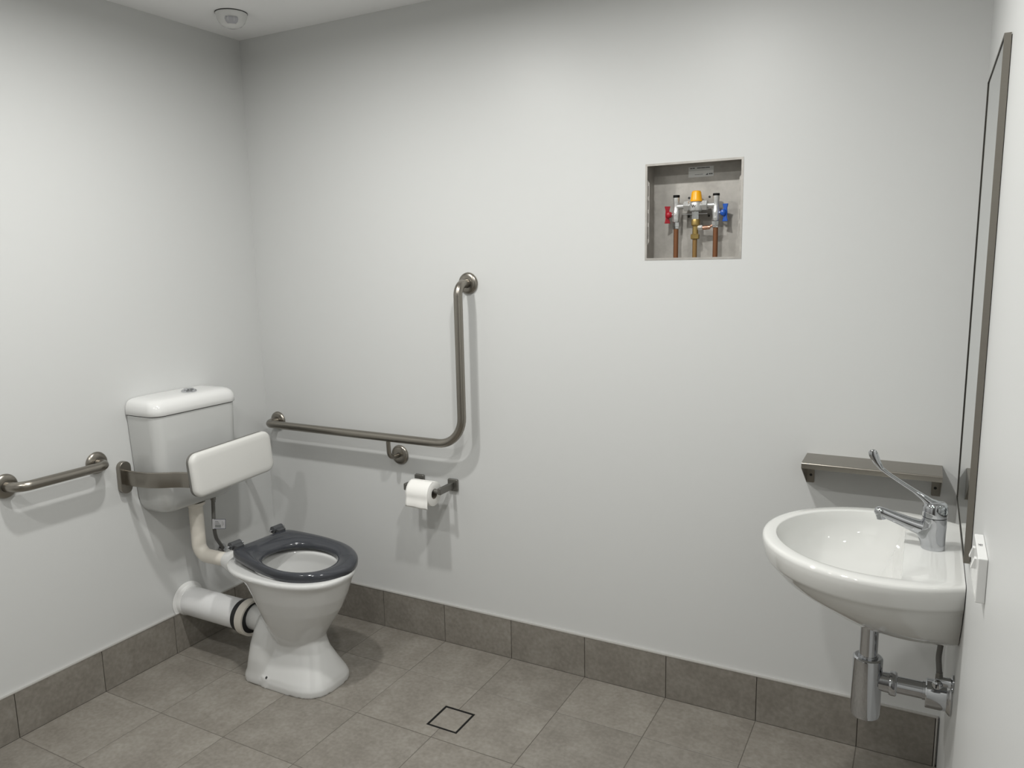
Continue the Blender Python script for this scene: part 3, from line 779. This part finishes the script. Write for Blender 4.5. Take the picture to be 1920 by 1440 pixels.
# tap
tp = thing('basin_mixer_tap', 'chrome basin mixer tap with a long upright lever handle', 'tap', (2.560, YBA, .83))
XT = 2.560
bodyr = []
def tsec(cx, ax, ay, z, N=36): return [(cx + ax * cos(2 * pi * i / N), YBA + ay * sin(2 * pi * i / N), z) for i in range(N)]
MB().loft([tsec(XT, .0245, .0235, .8302), tsec(XT, .0250, .0240, .8320), tsec(XT - .0005, .0250, .0235, .840), tsec(XT - .0035, .0280, .0235, .853), tsec(XT - .0065, .0310, .0235, .868),
           tsec(XT - .001, .0262, .0240, .884), tsec(XT, .0250, .0245, .900), tsec(XT, .0250, .0245, .9035)]).build('body', 'chrome', tp, smooth=60)
MB().loft([tsec(XT, .0240, .0235, .9037), tsec(XT, .0240, .0235, .9050)]).build('joint', 'gap', tp)
MB().loft([tsec(XT, .0250, .0245, .9052), tsec(XT, .0255, .0250, .907), tsec(XT, .0255, .0250, .926), tsec(XT + .001, .0235, .0230, .934), tsec(XT + .002, .018, .0175, .9385), tsec(XT + .003, .008, .008, .9402), tsec(XT + .003, .001, .001, .9404)]).build('cap', 'chrome', tp, smooth=60)
spp = [Vector((XT - .010, YBA, .872)), Vector((XT - .030, YBA, .876)), Vector((XT - .050, YBA, .8815)), Vector((XT - .080, YBA, .8915)), Vector((XT - .105, YBA, .8995)), Vector((XT - .118, YBA, .9025)), Vector((XT - .1235, YBA, .9035))]
MB().tube(spp, [.0180, .0170, .0150, .0128, .0122, .0112, .0050], 24).build('spout', 'chrome', tp, smooth=60)
MB().lathe((XT - .110, YBA, .8985), (.16, 0, -1), [(0, .0115), (.008, .0115), (.009, .0105), (.0145, .0105), (.0145, .0001)], 24).build('aerator', 'chrome', tp)
# lever: from the cap forward and up, ending in a flattened paddle
lv = [Vector((XT + .006, YBA, .928)), Vector((XT - .012, YBA, .936)), Vector((XT - .026, YBA, .9475)), Vector((XT - .045, YBA, .960)), Vector((XT - .074, YBA, .9775)), Vector((XT - .098, YBA, .9925)), Vector((XT - .114, YBA, 1.0040)), Vector((XT - .124, YBA, 1.0180)), Vector((XT - .132, YBA, 1.0340)), Vector((XT - .1355, YBA, 1.0430)), Vector((XT - .1365, YBA, 1.0460))]
lw = [(.0135, .0160), (.0105, .0130), (.0068, .0085), (.0046, .0062), (.0044, .0056), (.0042, .0056), (.0050, .0050), (.0082, .0046), (.0102, .0042), (.0085, .0036), (.0035, .0015)]
rings = []
for i, P in enumerate(lv):
    T_ = (lv[min(i + 1, len(lv) - 1)] - lv[max(i - 1, 0)]).normalized()
    e2 = Vector((0, 1, 0)); e1 = T_.cross(e2)
    rings.append([P + e1 * lw[i][0] * cos(2 * pi * k / 24) + e2 * lw[i][1] * sin(2 * pi * k / 24) for k in range(24)])
MB().loft(rings).build('lever', 'chrome', tp, smooth=60)

# bottle trap
bt_ = thing('bottle_trap', 'chrome bottle trap and waste pipe under the basin', 'trap', (2.441, YBA, .37))
XB = 2.441; ZP = .480
MB().lathe((XB, YBA, .6375), (0, 0, -1), [(0, .027), (.006, .027), (.008, .0205), (.105, .0205)], 36).build('tailpiece', 'chrome', bt_)
MB().lathe((XB, YBA, .5420), (0, 0, -1), [(0, .0205), (.0, .0225), (.004, .0228), (.004, .0290), (.007, .0330), (.009, .0335), (.146, .0335), (.156, .0315), (.160, .0270), (.161, .0001)], 44).build('bottle', 'chrome', bt_)
MB().lathe((XB + .026, YBA, ZP), (1, 0, 0), [(0, .0001), (0, .0225), (.024, .0240), (.026, .0220)], 32).build('outlet_boss', 'chrome', bt_)
MB().lathe((XB + .048, YBA, ZP), (1, 0, 0), [(0, .0215), (.001, .0275), (.005, .0290), (.014, .0290), (.017, .0265), (.018, .0210)], 10).build('union_nut', 'chrome', bt_)
MB().lathe((XB + .060, YBA, ZP), (1, 0, 0), [(0, .0200), (.058, .0200), (.0585, .0215), (.085, .0215), (.085, .0200), (.118, .0200)], 32).build('waste_tube', 'chrome', bt_)
MB().lathe((W - .054, YBA, ZP - .004), (1, 0, 0), [(0, .0205), (0, .0320), (.002, .0335), (.044, .0335), (.044, .0205)], 36).build('wall_sleeve', 'chrome', bt_)
MB().lathe((W - .0005, YBA, ZP - .002), (-1, 0, 0), [(0, .0205), (0, .0430), (.003, .0435), (.007, .0400), (.011, .0345), (.011, .0205)], 40).build('wall_flange', 'chrome_soft', bt_)

# stop valve and connector to the tap
sv = thing('stop_valve', 'small chrome stop valve with braided connector hose below the basin', 'valve', (2.598, -.530, .50))
yS = -.520
ZS = .534
MB().lathe((W - .0005, yS, ZS), (-1, 0, 0), [(0, .0001), (0, .019), (.003, .019), (.006, .0115), (.036, .0110), (.037, .0001)], 28).build('valve_body', 'chrome', sv)
MB().lathe((W - .030, yS, ZS), (0, 0, 1), [(0, .0085), (.014, .0085), (.015, .0075), (.022, .0075)], 6).build('hose_nut', 'steel_dark', sv)
kn = MB().lathe((W - .030, yS - .004, ZS - .004), (-.35, -1, 0), [(0, .0070), (.004, .0105), (.011, .0105), (.015, .0085), (.017, .004), (.0172, .0001)], 24).build('knob', 'chrome', sv)
MB().box((W - .0355 - .0012, yS - .0225, ZS - .0085), (W - .0355 + .0012, yS - .0205, ZS + .0005)).build('screw_slot', 'gap', kn, smooth=0)
MB().tube(fillet([Vector(q) for q in [(W - .030, yS, ZS + .018), (W - .034, yS + .003, .59), (W - .028, yS + .015, .650)]], .08, 6), .0060, 12).build('connector_hose', 'hose', sv)

# ------------------------------------------------------------------ mirror
MY0, MY1, MZ0, MZ1, MT = -.734, -.278, .8986, 1.869, .0125
mi = thing('wall_mirror', 'tall rectangular mirror in a thin steel frame on the right wall', 'mirror', (W, (MY0 + MY1) / 2, MZ0))
MB().box((W - .0105, MY0 + .002, MZ0 + .002), (W - .0015, MY1 - .002, MZ1 - .002)).build('glass', 'mirror', mi, smooth=0)
fwid = .0020
for a, b in (((MY0, MZ0), (MY0 + fwid, MZ1)), ((MY1 - fwid, MZ0), (MY1, MZ1)), ((MY0 + fwid, MZ0), (MY1 - fwid, MZ0 + fwid)), ((MY0 + fwid, MZ1 - fwid), (MY1 - fwid, MZ1))):
    MB().box((W - MT, a[0], a[1]), (W - .0012, b[0], b[1])).build('frame_edge', 'steel', mi, smooth=0)
for a, b in (((MY0 + fwid, MZ0 + fwid), (MY0 + fwid + .0012, MZ1 - fwid)), ((MY1 - fwid - .0025, MZ0 + fwid), (MY1 - fwid, MZ1 - fwid)), ((MY0 + fwid, MZ0 + fwid), (MY1 - fwid, MZ0 + fwid + .0016)), ((MY0 + fwid, MZ1 - fwid - .0016), (MY1 - fwid, MZ1 - fwid))):
    MB().box((W - .0112, a[0], a[1]), (W - .0103, b[0], b[1])).build('gasket', 'black', mi, smooth=0)
MB().box((W - .0012, MY0 + .003, MZ0 + .003), (W - .0001, MY1 - .003, MZ1 - .003)).build('backing', 'black', mi, smooth=0)

# ------------------------------------------------------------------ power outlet
po = thing('power_outlet', 'white double power outlet on the right wall below the mirror', 'power outlet', (W, -1.04, .97))
OY0, OY1, OZ0, OZ1, OD = -1.098, -.981, .970, 1.041, .0135
MB().box((W - OD, OY0, OZ0), (W, OY1, OZ1)).build('plate', 'plastic_w', po, bevel=.0020, seg=3)
for yy in (-1.060, -1.010):
    MB().prism([(-.008, 0), (.008, 0), (.008, .002), (-.008, .0065)], (W - OD, yy, 1.018), (0, 0, 1), (-1, 0, 0), (0, 1, 0), .011).build('rocker_switch', 'plastic_w', po, smooth=0)
text_part('H5', .0085, .00015, basis((0, 1, 0), (-1, 0, 0), (0, 0, 1), (W - OD / 2 - .0003, -1.035, OZ1 + .0001)), 'circuit_number', 'ink', po)
